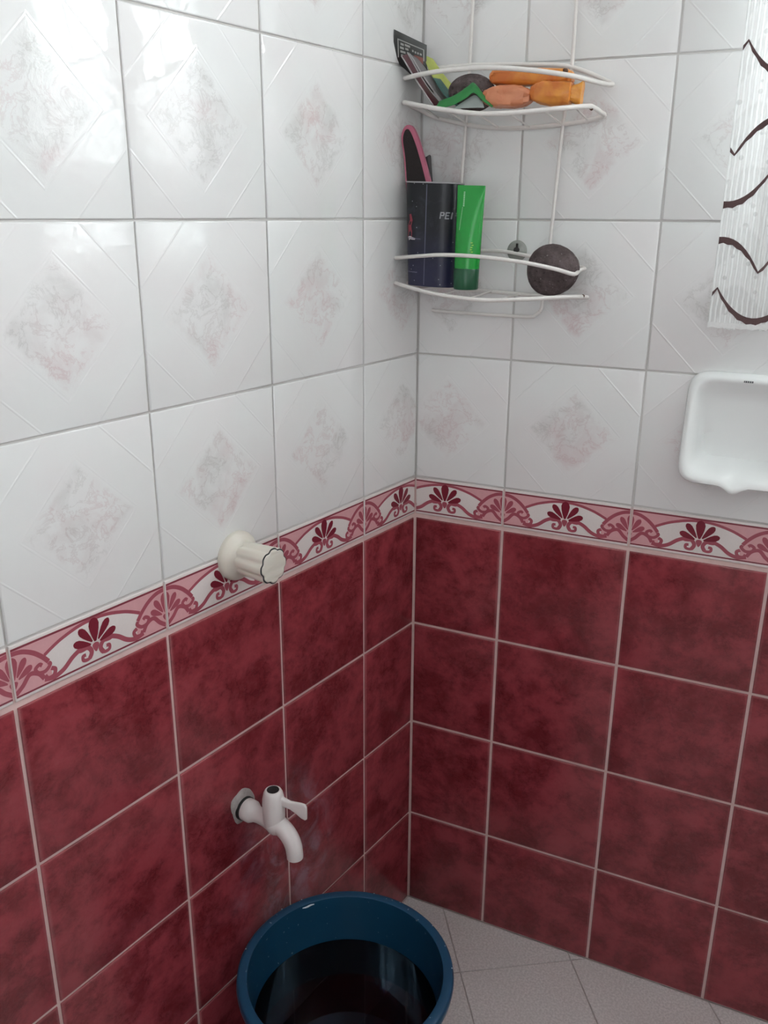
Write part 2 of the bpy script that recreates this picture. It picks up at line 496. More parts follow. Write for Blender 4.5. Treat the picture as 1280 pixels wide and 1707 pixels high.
for (a, b, c, d) in ((FILL_DOOR[0]+j, FILL_PANE[0], 0, FILL_DOOR[3]-j), (FILL_PANE[1], FILL_DOOR[1]-j, 0, FILL_DOOR[3]-j), (FILL_PANE[0], FILL_PANE[1], 0, FILL_PANE[2]), (FILL_PANE[0], FILL_PANE[1], FILL_PANE[3], FILL_DOOR[3]-j)):
    box(bm2, a, b, y0_, y1_, c, d)
door = tag(link('fill_door_1', bm_mesh(bm2, 'fill_door_1'), MAT['frame']), kind='structure')  # added door, there to carry the fill-light pane
t = NT('fill_pane_glass'); tp = t.n('ShaderNodeBsdfTransparent')
t.l(t.mix(t.noise(t.n('ShaderNodeTexCoord').outputs['Object'], 4, 2), (FILL_TINT*.95,)*3, (FILL_TINT*1.05,)*3), tp.inputs[0]); t.l(tp.outputs[0], t.out.inputs[0])
bm2 = bmesh.new(); v_ = [bm2.verts.new((a, ROOM_Y-.05, c)) for a, c in ((FILL_PANE[0], FILL_PANE[2]), (FILL_PANE[1], FILL_PANE[2]), (FILL_PANE[1], FILL_PANE[3]), (FILL_PANE[0], FILL_PANE[3]))]; bm2.faces.new(v_)
link('pane', bm_mesh(bm2, 'pane'), t.m, door)  # pane of the added door, dims the sky to a fill
tag(link('fill_door_trim_1', bm_mesh(bm, 'fill_door_trim_1'), MAT['frame']), kind='structure')  # frame around the added fill door

# ---- floor: 20 cm tiles laid askew to the walls
bm = bmesh.new(); box(bm, -.5, ROOM_X+.1, ROOM_Y-.1, .12, -.06, -.0025)
floor = tag(link('floor', bm_mesh(bm, 'floor'), MAT['floor_grout']), kind='structure')
FA = math.radians(33.4); e1 = Vector((math.cos(FA), math.sin(FA))); e2 = Vector((-math.sin(FA), math.cos(FA)))
F0 = Vector((.157, -.1265)); PITCH = .2035
room_poly = [(0, 0), (ROOM_X, 0), (ROOM_X, ROOM_Y), (LE.x, ROOM_Y)]
def clip_room(poly):
    # keep y<=0, x<=ROOM_X, y>=ROOM_Y and the room side of the left wall
    for ax, v, g in ((1, -.0005, False), (0, ROOM_X, False), (1, ROOM_Y, True)):
        poly = clip_poly(poly, ax, v, g)
        if len(poly) < 3: return []
    q = [((Vector((x, y, 0)).dot(NL)), Vector((x, y, 0)).dot(UL)) for x, y in poly]
    q = clip_poly(q, 0, .0005, True)
    return [tuple((NL*a+UL*b).xy) for a, b in q]
for i in range(-12, 10):
    for k in range(-12, 10):
        c = F0+e1*PITCH*(i+.5)+e2*PITCH*(k+.5); h = PITCH/2-.0009
        p = clip_room([tuple(c+e1*a*h+e2*b*h) for a, b in ((-1, -1), (1, -1), (1, 1), (-1, 1))])
        if len(p) < 3: continue
        area = abs(sum(p[n-1][0]*p[n][1]-p[n][0]*p[n-1][1] for n in range(len(p))))/2
        if area < 2e-5: continue
        bm = bmesh.new(); cen = Vector((sum(x for x, y in p)/len(p), sum(y for x, y in p)/len(p)))
        rings = []
        for inset, z in ((0, -.0024), (0, -.0008), (.0008, 0)):
            ring = []
            for x, y in p:
                v = Vector((x, y))-cen; l = v.length
                ring.append(bm.verts.new((*(v*(1-inset*1.3/l) if l > .005 else v), z)))
            rings.append(ring)
        n = len(p)
        for A, B in zip(rings, rings[1:]):
            for m in range(n): bm.faces.new((A[m], A[(m+1) % n], B[(m+1) % n], B[m]))
        bm.faces.new(rings[-1])
        link('tile', bm_mesh(bm, 'floor_tile'), MAT['floor'], floor, (cen.x, cen.y, 0))

# ---- window in the right wall, behind the curtain
bm = bmesh.new(); fwid = .035
x0, x1, z0, z1 = WIN
for (a, b, c, d) in ((x0, x1, z0, z0+fwid), (x0, x1, z1-fwid, z1), (x0, x0+fwid, z0+fwid, z1-fwid), (x1-fwid, x1, z0+fwid, z1-fwid), ((x0+x1)/2-.015, (x0+x1)/2+.015, z0+fwid, z1-fwid)):
    box(bm, a, b, .02, .06, c, d)
win = tag(link('window_1', bm_mesh(bm, 'window_1'), MAT['frame']), kind='structure')
t = NT('window_glass')
gl = t.n('ShaderNodeBsdfGlossy'); gl.inputs['Roughness'].default_value = .02
tr = t.n('ShaderNodeBsdfTransparent'); mx = t.n('ShaderNodeMixShader'); fr = t.n('ShaderNodeLayerWeight'); fr.inputs[0].default_value = .25
nzg = t.noise(t.n('ShaderNodeTexCoord').outputs['Object'], 3, 2)
tr.inputs[0].default_value = (.96, .98, .98, 1); t.l(t.mix(nzg, (.94, .96, .96), (.98, 1, 1)), tr.inputs[0])
t.l(t.math('MULTIPLY_ADD', t.math('POWER', fr.outputs['Facing'], 4.0), .5, .03), mx.inputs[0]); t.l(tr.outputs[0], mx.inputs[1]); t.l(gl.outputs[0], mx.inputs[2]); t.l(mx.outputs[0], t.out.inputs[0])
MAT['glass'] = t.m
for a, b in ((x0+fwid, (x0+x1)/2-.015), ((x0+x1)/2+.015, x1-fwid)):
    bm = bmesh.new(); box(bm, a, b, .038, .042, z0+fwid, z1-fwid); link('pane', bm_mesh(bm, 'pane'), MAT['glass'], win)

# ------------------------------------------------------------------ lace curtain
def curt(x, z):
    f = min(1, (x-.432)/.05)
    o = .050+.011*math.sin((x-.432)*2*math.pi/.135+.4)*f+.004*math.sin((x-.4)*2*math.pi/.052+z*3)*f
    return WR(x+.004*(z-1.134)*(1-f), o, z)
def mat_lace():
    t = NT('white_lace')
    tc = t.n('ShaderNodeTexCoord'); sp = t.n('ShaderNodeSeparateXYZ'); t.l(tc.outputs['UV'], sp.inputs[0])
    X, Z = sp.outputs[0], sp.outputs[1]
    nz = t.noise(tc.outputs['UV'], 55, 3)
    st = t.math('SINE', t.math('ADD', t.math('MULTIPLY', X, 2*math.pi/.0062), t.math('MULTIPLY', nz, 2.5)))
    rib = t.smooth(st, -.4, .7)
    # openwork: denser knit in bands that follow the scallops, open net elsewhere
    cell = t.n('ShaderNodeTexVoronoi'); cell.inputs['Scale'].default_value = 75; t.l(tc.outputs['UV'], cell.inputs['Vector'])
    hole = t.smooth(cell.outputs['Distance'], .18, .30, 1, 0)
    zone = t.math('SINE', t.math('ADD', t.math('MULTIPLY', Z, 2*math.pi/.071), t.math('MULTIPLY', t.math('SINE', t.math('MULTIPLY', X, 2*math.pi/.097)), 1.6)))
    net = t.smooth(zone, -.1, .5)
    op = t.math('MULTIPLY', t.math('SUBTRACT', 1.0, rib), .24)
    op = t.math('MULTIPLY', op, t.math('ADD', .30, t.math('MULTIPLY', net, .7)))
    op = t.math('MAXIMUM', op, t.math('MULTIPLY', t.math('MULTIPLY', hole, t.math('SUBTRACT', 1.0, net)), .30))
    df = t.n('ShaderNodeBsdfDiffuse'); tl = t.n('ShaderNodeBsdfTranslucent'); tp = t.n('ShaderNodeBsdfTransparent')
    c = t.mix(rib, (.80, .80, .79), (.88, .89, .88)); t.l(c, df.inputs[0]); t.l(c, tl.inputs[0])
    m1 = t.n('ShaderNodeMixShader'); m1.inputs[0].default_value = .27; t.l(df.outputs[0], m1.inputs[1]); t.l(tl.outputs[0], m1.inputs[2])
    m2 = t.n('ShaderNodeMixShader'); t.l(op, m2.inputs[0]); t.l(m1.outputs[0], m2.inputs[1]); t.l(tp.outputs[0], m2.inputs[2])
    t.l(m2.outputs[0], t.out.inputs[0])
    b = t.n('ShaderNodeBump'); b.inputs['Strength'].default_value = .6; b.inputs['Distance'].default_value = .002; t.l(rib, b.inputs['Height']); t.l(b.outputs[0], df.inputs['Normal'])
    return t.m
MAT['lace'] = mat_lace()
MAT['brown'] = plain('brown_yarn', (.105, .060, .060), .9, .35, 500)
CX0, CX1, CZ0, CZ1 = .432, 1.26, 1.134, 1.590
curtain = empty('lace_curtain', WR(.85, .05, CZ0))
tag(curtain, 'white lace curtain with brown scalloped bands hanging above the soap dish', 'curtain')
bm = bmesh.new(); uvl = bm.loops.layers.uv.new('UVMap'); nx, nz_ = 150, 40; g = []
for j in range(nz_+1):
    z = CZ0+(CZ1-CZ0)*j/nz_
    g.append([bm.verts.new(curt(CX0+(CX1-CX0)*i/nx, z+(.0025*math.sin(i*.9) if j == 0 else 0))) for i in range(nx+1)])
for j in range(nz_):
    for i in range(nx):
        f = bm.faces.new((g[j][i], g[j][i+1], g[j+1][i+1], g[j+1][i]))
        for lp, (a, b) in zip(f.loops, ((i, j), (i+1, j), (i+1, j+1), (i, j+1))):
            lp[uvl].uv = (CX0+(CX1-CX0)*a/nx, CZ0+(CZ1-CZ0)*b/nz_)
o = link('lace_cloth', bm_mesh(bm, 'lace_cloth', 180), MAT['lace']); child_of(o, curtain)
def ribbon(fx0, fx1, zf, wf, n, name, mat, off=.0012):
    bm = bmesh.new(); prev = None
    for i in range(n+1):
        x = fx0+(fx1-fx0)*i/n; z = zf(x); w = wf(x)
        jag = (.0010 if i % 2 else -.0006)
        row = [bm.verts.new(curt(x, z-w/2+jag)+Vector((0, -off, 0))), bm.verts.new(curt(x, z+w/2)+Vector((0, -off, 0))),
               bm.verts.new(curt(x, z+w/2)+Vector((0, -off+.0009, 0))), bm.verts.new(curt(x, z-w/2+jag)+Vector((0, -off+.0009, 0)))]
        if prev:
            for a in range(4): bm.faces.new((prev[a], prev[(a+1) % 4], row[(a+1) % 4], row[a]))
        else: bm.faces.new(row)
        prev = row
    bm.faces.new(prev)
    o = link(name, bm_mesh(bm, name), mat); child_of(o, curtain)
PER = .097
bands = []
for q in range(4):
    zz = .284*q
    bands += [(1.144+zz, .4865, 1), (1.242+zz, .437, -1), (1.284+zz, .437, 1), (1.380+zz, .4865, -1)]
for zb, xc, sg in bands:
    if zb > 1.55: continue
    def ph(x): return ((x-xc+PER/2) % PER-PER/2)/(PER/2)
    ribbon(CX0+.001, CX1-.002, lambda x: zb+sg*.040*abs(ph(x))**2.1, lambda x: .0082*(1-.55*abs(ph(x))**3), 8*int((CX1-CX0)/PER*2.2), 'scallop_band', MAT['brown'])
# a woven white hem along the bottom
ribbon(CX0, CX1, lambda x: CZ0+.003, lambda x: .007, 120, 'hem', plain('white_hem', (.78, .78, .77), .9, .1, 300), .0008)
bm = bmesh.new(); tube(bm, [WR(.40, .05, 1.590), WR(1.30, .05, 1.590)], .007, 10)
for x in (.42, 1.28): tube(bm, [WR(x, .05, 1.590), WR(x, 0.0, 1.590)], .005, 8)
o = link('rod', bm_mesh(bm, 'rod', 40), MAT['frame']); child_of(o, curtain)

# ------------------------------------------------------------------ ceramic soap dish
def soap_dish():
    xc, zc, hw, hh = .490, .995, .0775, .0745
    root = empty('soap_dish', WR(xc, 0, zc-hh)); tag(root, 'white ceramic wall soap dish below the lace curtain', 'soap dish')
    bm = bmesh.new(); NS = 96
    def rr(th, a, b, rad):       # rounded rectangle by angle
        n = 7.0
        c, s = math.cos(th), math.sin(th)
        k = (abs(c)**n+abs(s)**n)**(-1/n)
        return a*c*k, b*s*k
    fr = lambda z: .018+.042*max(0, min(1, (zc+hh-z)/(2*hh)))**1.3     # the front leans out toward the bottom
    def ring(a, b, of, dz=0, spout=0):
        out = []
        for k in range(NS):
            th = 2*math.pi*k/NS; x, z = rr(th, a, b, 0)
            z2 = zc+z+dz
            if spout and z < -b*.5: z2 -= spout*math.exp(-(x/.011)**2)
            out.append(bm.verts.new(WR(xc+x, of(z2, z), z2)))
        return out
    R = [ring(hw, hh, lambda z, q: .0005),
         ring(hw, hh, lambda z, q: fr(z)*.45),
         ring(hw-.002, hh-.002, lambda z, q: fr(z)-.006, 0, .004),
         ring(hw-.005, hh-.004, lambda z, q: fr(z)-.0015, 0, .010),
         ring(hw-.009, hh-.008, lambda z, q: fr(z), 0, .011),
         ring(hw-.013, hh-.012, lambda z, q: fr(z)-.0015, 0, .010),
         ring(hw-.017, hh-.017, lambda z, q: fr(z)-.006, .0005, .006),
         ring(hw-.021, hh-.0225, lambda z, q: fr(z)*.55, .001),
         ring(hw-.028, hh-.030, lambda z, q: .006, .002),
         ring(hw-.045, hh-.045, lambda z, q: .0045, .002)]
    for A, B in zip(R, R[1:]):
        for k in range(NS): bm.faces.new((A[k], A[(k+1) % NS], B[(k+1) % NS], B[k]))
    bm.faces.new(R[-1]); bm.faces.new(R[0])
    o = link('dish_body', bm_mesh(bm, 'dish_body', 60), MAT['ceramic']); child_of(o, root)
    # tiny grey maker's mark on the top rim
    bm = bmesh.new()
    for i, (a, b) in enumerate(((-.0062, -.0048), (-.0042, -.0022), (-.0016, .0004), (.001, .003), (.0036, .0056))):
        zt = zc+hh-.0085
        box(bm, xc+a, xc+b, -fr(zt)-.0004, -fr(zt)+.001, zt-.0012, zt+.0012)
    o = link('maker_mark', bm_mesh(bm, 'maker_mark'), plain('grey_ink', (.12, .12, .13), .5)); child_of(o, root)
soap_dish()

# ------------------------------------------------------------------ wire rack
rack = empty('wire_rack', WR(.135, 0, 1.13)); tag(rack, 'two-tier white wire bathroom rack hung on the white tiles near the corner', 'rack')
def wire(name, pts, rad, n=8, closed=False, seg=8, smooth=True):
    P = [WR(*p) for p in pts]
    bm = bmesh.new(); tube(bm, catmull(P, n, closed) if smooth else P, rad, seg, closed)
    o = link(name, bm_mesh(bm, name, 60), MAT['wire']); child_of(o, rack); return o
wire('upright', [(.0795, .008, 1.66), (.0775, .008, 1.60), (.0762, .008, 1.549), (.0745, .008, 1.475), (.0715, .008, 1.394), (.0675, .008, 1.318), (.064, .008, 1.24), (.061, .008, 1.168)], .0025)
wire('upright', [(.2225, .008, 1.66), (.2205, .008, 1.60), (.2190, .008, 1.537), (.2185, .008, 1.452), (.2115, .008, 1.382), (.2075, .008, 1.30), (.2045, .008, 1.237), (.2005, .008, 1.170), (.1985, .009, 1.152)], .0025)
wire('top_bar', [(.0795, .008, 1.658), (.086, .008, 1.672), (.15, .008, 1.676), (.214, .008, 1.672), (.2225, .008, 1.658)], .0025)
wire('hanging_bar', [(.1985, .009, 1.153), (.1975, .010, 1.141), (.190, .011, 1.1325), (.178, .012, 1.1297), (.10, .012, 1.1298), (.040, .012, 1.1312), (.028, .012, 1.1322)], .0025)
# upper tier
ub = [(-0.0073, 0.048, 1.4192), (0.0276, 0.071, 1.4117), (0.0657, 0.088, 1.4041), (0.1269, 0.104, 1.3949), (0.1840, 0.106, 1.3944), (0.2271, 0.094, 1.3980), (0.2571, 0.068, 1.4020), (0.2625, 0.058, 1.4017), (.2665, .036, 1.3985), (.2655, .012, 1.3945),
      (.224, .008, 1.3880), (.154, .008, 1.3845), (.092, .008, 1.3880), (.030, .008, 1.4010), (.004, .014, 1.4120)]
wire('base_ring', ub, .0031, 8, True)
ug = [(-0.0067, 0.046, 1.4507), (0.0255, 0.068, 1.4505), (0.0636, 0.086, 1.4505), (0.1235, 0.101, 1.4492), (0.1802, 0.103, 1.4441), (0.2370, 0.084, 1.4363), (0.2663, 0.045, 1.4312), (.2735, .026, 1.4310), (.2700, .010, 1.4360),
      (.2150, .008, 1.4575), (.15, .008, 1.4635), (.07, .008, 1.4670), (.012, .010, 1.4640)]
wire('guard_rail', ug, .0031, 8, True)
# lower tier
lb = [(-.0140, .060, 1.1750), (.0594, .090, 1.1640), (.1377, .106, 1.1595), (.196, .102, 1.1626), (.2235, .084, 1.1640), (.2560, .056, 1.1648), (.2620, .035, 1.1635), (.2590, .012, 1.1610),
      (.196, .008, 1.1600), (.13, .008, 1.1625), (.066, .008, 1.1655), (.012, .012, 1.1690)]
wire('base_ring', lb, .0029, 8, True)
lg = [(-.0125, .062, 1.2097), (.0345, .083, 1.2141), (.0783, .095, 1.2172), (.1342, .103, 1.2164), (.1930, .101, 1.2108), (.2325, .087, 1.2030), (.2545, .075, 1.1963), (.2592, .068, 1.1965), (.2580, .058, 1.1972), (.2560, .035, 1.1990), (.2540, .010, 1.2010),
      (.2100, .008, 1.2080), (.178, .008, 1.2142), (.138, .008, 1.2200), (.10, .008, 1.2202), (.03, .008, 1.2190), (.004, .012, 1.2160)]
wire('guard_rail', lg, .0027, 8, True)
def zpl(ring, x, front):
    pts = sorted([(p[0], p[2], p[1]) for p in ring if (p[1] > .03) == front])
    for a, b in zip(pts, pts[1:]):
        if a[0] <= x <= b[0]:
            t = (x-a[0])/(b[0]-a[0]); return a[1]+(b[1]-a[1])*t, a[2]+(b[2]-a[2])*t
    return pts[0][1:] if x < pts[0][0] else pts[-1][1:]
for ring in (ub, lb):
    for x in (.03, .075, .12, .165, .21, .245):
        zf, of = zpl(ring, x, True); zk, ok = zpl(ring, x, False)
        wire('base_wire', [(x, of, zf), (x, (of+ok)/2, (zf+zk)/2), (x, ok, zk)], .0013, 2, False, 6)
# rust spots where the coating has chipped
for p, r in (((.2305, .083, 1.4420), .0030), ((.2615, .060, 1.4000), .0026), ((.263, .036, 1.1640), .0024), ((.259, .020, 1.1620), .0024), ((.1960, .010, 1.1375), .0022), ((.168, .012, 1.1297), .0018)):
    bm = bmesh.new(); bmesh.ops.create_icosphere(bm, subdivisions=2, radius=r*1.15)
    for v in bm.verts: v.co *= 1+.2*math.sin(v.co.x*4000+v.co.z*3000)
    o = link('rust_spot', bm_mesh(bm, 'rust_spot', 180), MAT['rust'], None, WR(*p)); child_of(o, rack)

# suction hook that holds the rack
hook = empty('suction_hook', WR(.1540, 0, 1.221)); tag(hook, 'small clear grey suction hook behind the lower tier of the wire rack', 'hook')
bm = bmesh.new(); lathe(bm, [(.0150, .0003), (.0148, .0010), (.0115, .0022), (.0070, .0038), (.0045, .0050)], WR(.1540, 0, 1.221), (0, -1, 0), 28)
o = link('suction_cup', bm_mesh(bm, 'suction_cup', 60), plain('cloudy_vinyl', (.33, .34, .31), .2, .1, 40)); child_of(o, hook)
bm = bmesh.new(); lathe(bm, [(.0040, .004), (.0042, .008), (.0036, .0092)], WR(.1550, 0, 1.2225), (0, -1, 0), 16)
tube(bm, catmull([WR(.1552, .006, 1.2255), WR(.1555, .007, 1.229), WR(.1560, .0075, 1.2315)], 4), .0016, 8)
o = link('screw', bm_mesh(bm, 'screw', 50), plain('dark_steel', (.035, .033, .03), .5, .3)); child_of(o, hook)

# ------------------------------------------------------------------ things on the lower tier
def mat_stone():
    t = NT('pumice'); tc = t.n('ShaderNodeTexCoord')
    n1 = t.noise(tc.outputs['Object'], 60, 6, .7); vo = t.n('ShaderNodeTexVoronoi'); vo.inputs['Scale'].default_value = 170; t.l(tc.outputs['Object'], vo.inputs['Vector'])
    pit_ = t.smooth(vo.outputs['Distance'], .08, .32, 1, 0)
    c = t.mix(t.smooth(n1, .35, .7), (.070, .052, .052), (.145, .115, .115))
    c = t.mix(t.math('MULTIPLY', t.smooth(t.noise(tc.outputs['Object'], 190, 2), .66, .74), .5), c, (.42, .38, .38))
    t.set(color=c, rough=.95, spec=.15)
    t.bump(t.math('SUBTRACT', n1, t.math('MULTIPLY', pit_, .7)), .9, .0018); return t.m
MAT['stone'] = mat_stone()
def stone(c, r, rot, label, seed):
    rnd = random.Random(seed)
    bm = bmesh.new(); bmesh.ops.create_icosphere(bm, subdivisions=4, radius=1)
    ph = [rnd.uniform(0, 6) for _ in range(6)]
    for v in bm.verts:
        d = v.co.copy()
        k = 1+.035*math.sin(2*d.x+ph[0]+d.z)+.03*math.sin(3*d.z+ph[1])+.025*math.sin(3*d.y+2*d.x+ph[2])+.006*math.sin(17*d.x+ph[3])*math.sin(15*d.z+ph[4])
        v.co = Vector((d.x*r[0], d.y*r[1], d.z*r[2]))*k
    bmesh.ops.rotate(bm, verts=bm.verts, cent=(0, 0, 0), matrix=Matrix.Rotation(rot, 3, 'Y'))
    o = link('pumice_stone', bm_mesh(bm, 'pumice_stone', 180), MAT['stone'], None, WR(*c)); tag(o, label, 'stone', 'pumice stones on the wire rack')
stone((.2215, .050, 1.1995), (.0375, .026, .0335), -.5, 'round grey pumice stone alone at the right end of the lower tier', 3)
stone((.0945, .046, 1.4280), (.0335, .024, .0235), .12, 'grey pumice stone lying between the sachets and the orange packets, upper tier', 9)

# cup: flattened round cardboard tub
def cup():
    cx, o0, zb, zt = .0425, .046, 1.1715, 1.3125
    root = empty('cup', WR(cx, o0, zb)); tag(root, 'dark navy printed tub holding a foot file on the lower tier', 'cup')
    root.rotation_euler[1] = 0
    NSEG = 64; n = 2.7
    def sec(a, b, z, tilt=True):
        out = []
        for k in range(NSEG):
            th = 2*math.pi*k/NSEG; c, s = math.cos(th), math.sin(th); q = (abs(c)**n+abs(s)**n)**(-1/n)
            x = a*c*q; y = b*s*q
            out.append(WR(cx+x, o0+y, z-.035*x))
        return out
    L = lambda t: (.0365+.0045*t, .0270+.0020*t)
    bm = bmesh.new()
    rings = [[bm.verts.new(p) for p in sec(*L(t), zb+(zt-zb)*t)] for t in [i/12 for i in range(13)]]
    inner = [[bm.verts.new(p) for p in sec(L(t)[0]-.0014, L(t)[1]-.0014, zb+(zt-zb)*t)] for t in (1, .5, .03)]
    allr = rings+inner
    for A, B in zip(allr, allr[1:]):
        for k in range(NSEG): bm.faces.new((A[k], A[(k+1) % NSEG], B[(k+1) % NSEG], B[k]))
    bm.faces.new(rings[0]); bm.faces.new(inner[-1])
    t = NT('navy_print'); g = t.n('ShaderNodeNewGeometry').outputs['Position']
    sp = t.n('ShaderNodeSeparateXYZ'); t.l(g, sp.inputs[0])
    nz = t.noise(g, 45, 5, .6, .5)
    c = t.mix(t.smooth(sp.outputs[2], 1.19, 1.262), (.024, .024, .060), (.010, .011, .015))
    c = t.mix(t.math('MULTIPLY', t.smooth(nz, .5, .75), .5), c, (.050, .050, .075))
    vo = t.n('ShaderNodeTexVoronoi'); vo.inputs['Scale'].default_value = 95; t.l(g, vo.inputs['Vector'])
    c = t.mix(t.math('MULTIPLY', t.smooth(vo.outputs['Distance'], .06, .10, 1, 0), .55), c, (.5, .5, .55))
    t.set(color=c, rough=.30, spec=.35)
    o = link('tub_wall', bm_mesh(bm, 'tub_wall', 40), t.m); child_of(o, root)
    bm = bmesh.new(); tube(bm, sec(*L(1.0), zt+.0004), .0010, 6, True)
    o = link('rim', bm_mesh(bm, 'rim', 60), plain('pale_rim', (.34, .33, .35), .4)); child_of(o, root)
    # printed marks that sit on the curved side: helper gives a point on the front face
    def on(x, z, lift=.0003):
        t = (z-zb)/(zt-zb); a, b = L(t); q = max(-1, min(1, x/a)); y = b*(1-abs(q)**n)**(1/n)
        return WR(cx+x, o0+y+lift, z-.035*x)
    def strip(name, pts, wd, mat):
        bm = bmesh.new(); prev = None
        for i, (x, z) in enumerate(pts):
            a, b = pts[max(0, i-1)], pts[min(len(pts)-1, i+1)]; dx, dz = b[0]-a[0], b[1]-a[1]; l = math.hypot(dx, dz); w = (wd(i/(len(pts)-1)) if callable(wd) else wd)/2
            row = [bm.verts.new(on(x-dz/l*w, z+dx/l*w)), bm.verts.new(on(x+dz/l*w, z-dx/l*w))]
            if prev: bm.faces.new((prev[0], prev[1], row[1], row[0]))
            prev = row
        o = link(name, bm_mesh(bm, name), mat); child_of(o, root); return o
    grey = plain('pale_ink', (.26, .26, .28), .4); dim = plain('dim_ink', (.12, .12, .18), .4); rd = plain('red_ink', (.30, .035, .06), .4); wh = plain('white_ink', (.6, .55, .58), .4)
    seam = strip('seam', [(-.0005-.003*(1-i/20), zb+.002+(zt-zb-.004)*i/20) for i in range(21)], .0013, dim)
    strip('horizon_line', [(-.034+.0035*i, 1.2375-.0001*i) for i in range(8)], .0010, dim)
    strip('figure_print', [(-.0285, 1.2385), (-.0275, 1.246), (-.0285, 1.254), (-.0255, 1.262), (-.0275, 1.270)], lambda t: .0085*(1-.55*t), rd)
    strip('figure_base', [(-.0310, 1.2365), (-.0275, 1.2380), (-.0235, 1.2370), (-.0185, 1.2365)], lambda t: .0055*(1-.6*t), wh)
    strip('small_print', [(-.0325+.0026*i, 1.1905+(.0002 if i % 2 else -.0002)) for i in range(8)], .0016, dim)
    # the letters PEP, each stroke drawn on the tub
    lets = {'P': [[(0, 0), (0, 1)], [(0, 1), (.55, 1), (.62, .9), (.62, .62), (.55, .52), (0, .52)]], 'E': [[(.6, 0), (0, 0), (0, 1), (.6, 1)], [(0, .52), (.5, .52)]]}
    ox, oz, sc = .0195, 1.2660, .0078
    bm = bmesh.new()
    for i, ch in enumerate('PEP'):
        for st in lets[ch]:
            for (ax_, az), (bx_, bz) in zip(st, st[1:]):
                p = [(ox+i*.0070+ax_*sc*.9+az*.0012, oz+az*sc), (ox+i*.0070+bx_*sc*.9+bz*.0012, oz+bz*sc)]
                dx, dz = p[1][0]-p[0][0], p[1][1]-p[0][1]; l = math.hypot(dx, dz); w = .0008
                ex, ez = dx/l*w*.6, dz/l*w*.6
                q = [(p[0][0]-ex-dz/l*w, p[0][1]-ez+dx/l*w), (p[0][0]-ex+dz/l*w, p[0][1]-ez-dx/l*w), (p[1][0]+ex+dz/l*w, p[1][1]+ez-dx/l*w), (p[1][0]+ex-dz/l*w, p[1][1]+ez+dx/l*w)]
                bm.faces.new([bm.verts.new(on(x, z, .0004)) for x, z in q])
    o = link('lettering', bm_mesh(bm, 'lettering'), grey); child_of(o, root)
cup()

def plate_from_outline(pts, o_front, thick, n=5, tilt=0.0):
    """closed smooth outline in (x,z) extruded along the wall normal, edges eased"""
    C = catmull([(x, 0, z) for x, z in pts], n, True)
    cen = sum(C, Vector())/len(C)
    bm = bmesh.new(); rings = []
    for ins, oo in ((.0008, 0), (0, .0008), (0, thick-.0008), (.0008, thick)):
        rings.append([bm.verts.new(WR(p.x+(cen.x-p.x)*ins/.02, o_front-thick+oo+tilt*(p.z-1.30), p.z+(cen.z-p.z)*ins/.05)) for p in C])
    N = len(C)
    for A, B in zip(rings, rings[1:]):
        for k in range(N): bm.faces.new((A[k], A[(k+1) % N], B[(k+1) % N], B[k]))
    bm.faces.new(rings[0]); bm.faces.new(rings[-1])
    return bm
ff = empty('foot_file', WR(.028, .055, 1.185)); tag(ff, 'pink rimmed foot file with dark rasp face standing in the navy tub', 'foot file')
out = [(.0030, 1.30), (-.0022, 1.3460), (-.0062, 1.3720), (-.0030, 1.3850), (.0040, 1.3893), (.0125, 1.3850), (.0225, 1.3650), (.0350, 1.3280), (.0430, 1.2980), (.0420, 1.262), (.034, 1.240), (.024, 1.238), (.010, 1.258)]
o = link('paddle', bm_mesh(plate_from_outline(out, .058, .0070), 'paddle', 40), plain('pink_plastic', (.46, .12, .19), .3)); child_of(o, ff)
inn = [(.0062, 1.30), (.0008, 1.3460), (-.0032, 1.3690), (-.0012, 1.3800), (.0032, 1.3838), (.0082, 1.3800), (.0178, 1.3600), (.0295, 1.3260), (.0370, 1.2980), (.036, 1.266), (.022, 1.252)]
o = link('rasp_face', bm_mesh(plate_from_outline(inn, .0592, .0016), 'rasp_face', 40), plain('black_grit', (.020, .014, .014), .85, .5, 900, bump=.8)); child_of(o, ff)
bm = bmesh.new(); tube(bm, catmull([WR(.034, .052, 1.30), WR(.040, .051, 1.25), WR(.043, .050, 1.185)], 6), lambda t: .006-.001*t, 12)
o = link('handle', bm_mesh(bm, 'handle', 50), plain('pink_plastic_handle', (.46, .12, .19), .3)); child_of(o, ff)
sb = empty('brush', WR(.040, .04, 1.18)); tag(sb, 'slim dark handle poking out behind the foot file', 'brush')
bm = bmesh.new(); tube(bm, catmull([WR(.0250, .034, 1.3490), WR(.0255, .034, 1.3460), WR(.0280, .034, 1.325), WR(.036, .034, 1.25), WR(.042, .034, 1.18)], 6), lambda t: .0022+.0026*min(1, t*9) if t < .12 else .0048-.0012*t, 12)
o = link('handle', bm_mesh(bm, 'handle', 50), plain('dark_grey_plastic', (.035, .03, .033), .4)); child_of(o, sb)
bm = bmesh.new(); tube(bm, catmull([WR(.0115, .040, 1.330), WR(.013, .040, 1.323), WR(.019, .040, 1.29), WR(.026, .040, 1.20)], 6), lambda t: .0030+.002*min(1, t*8) if t < .15 else .005, 12)
o = tag(link('toothbrush', bm_mesh(bm, 'toothbrush', 50), plain('maroon_plastic', (.09, .025, .035), .35)), 'short maroon handle leaning at the left inside the navy tub', 'toothbrush')

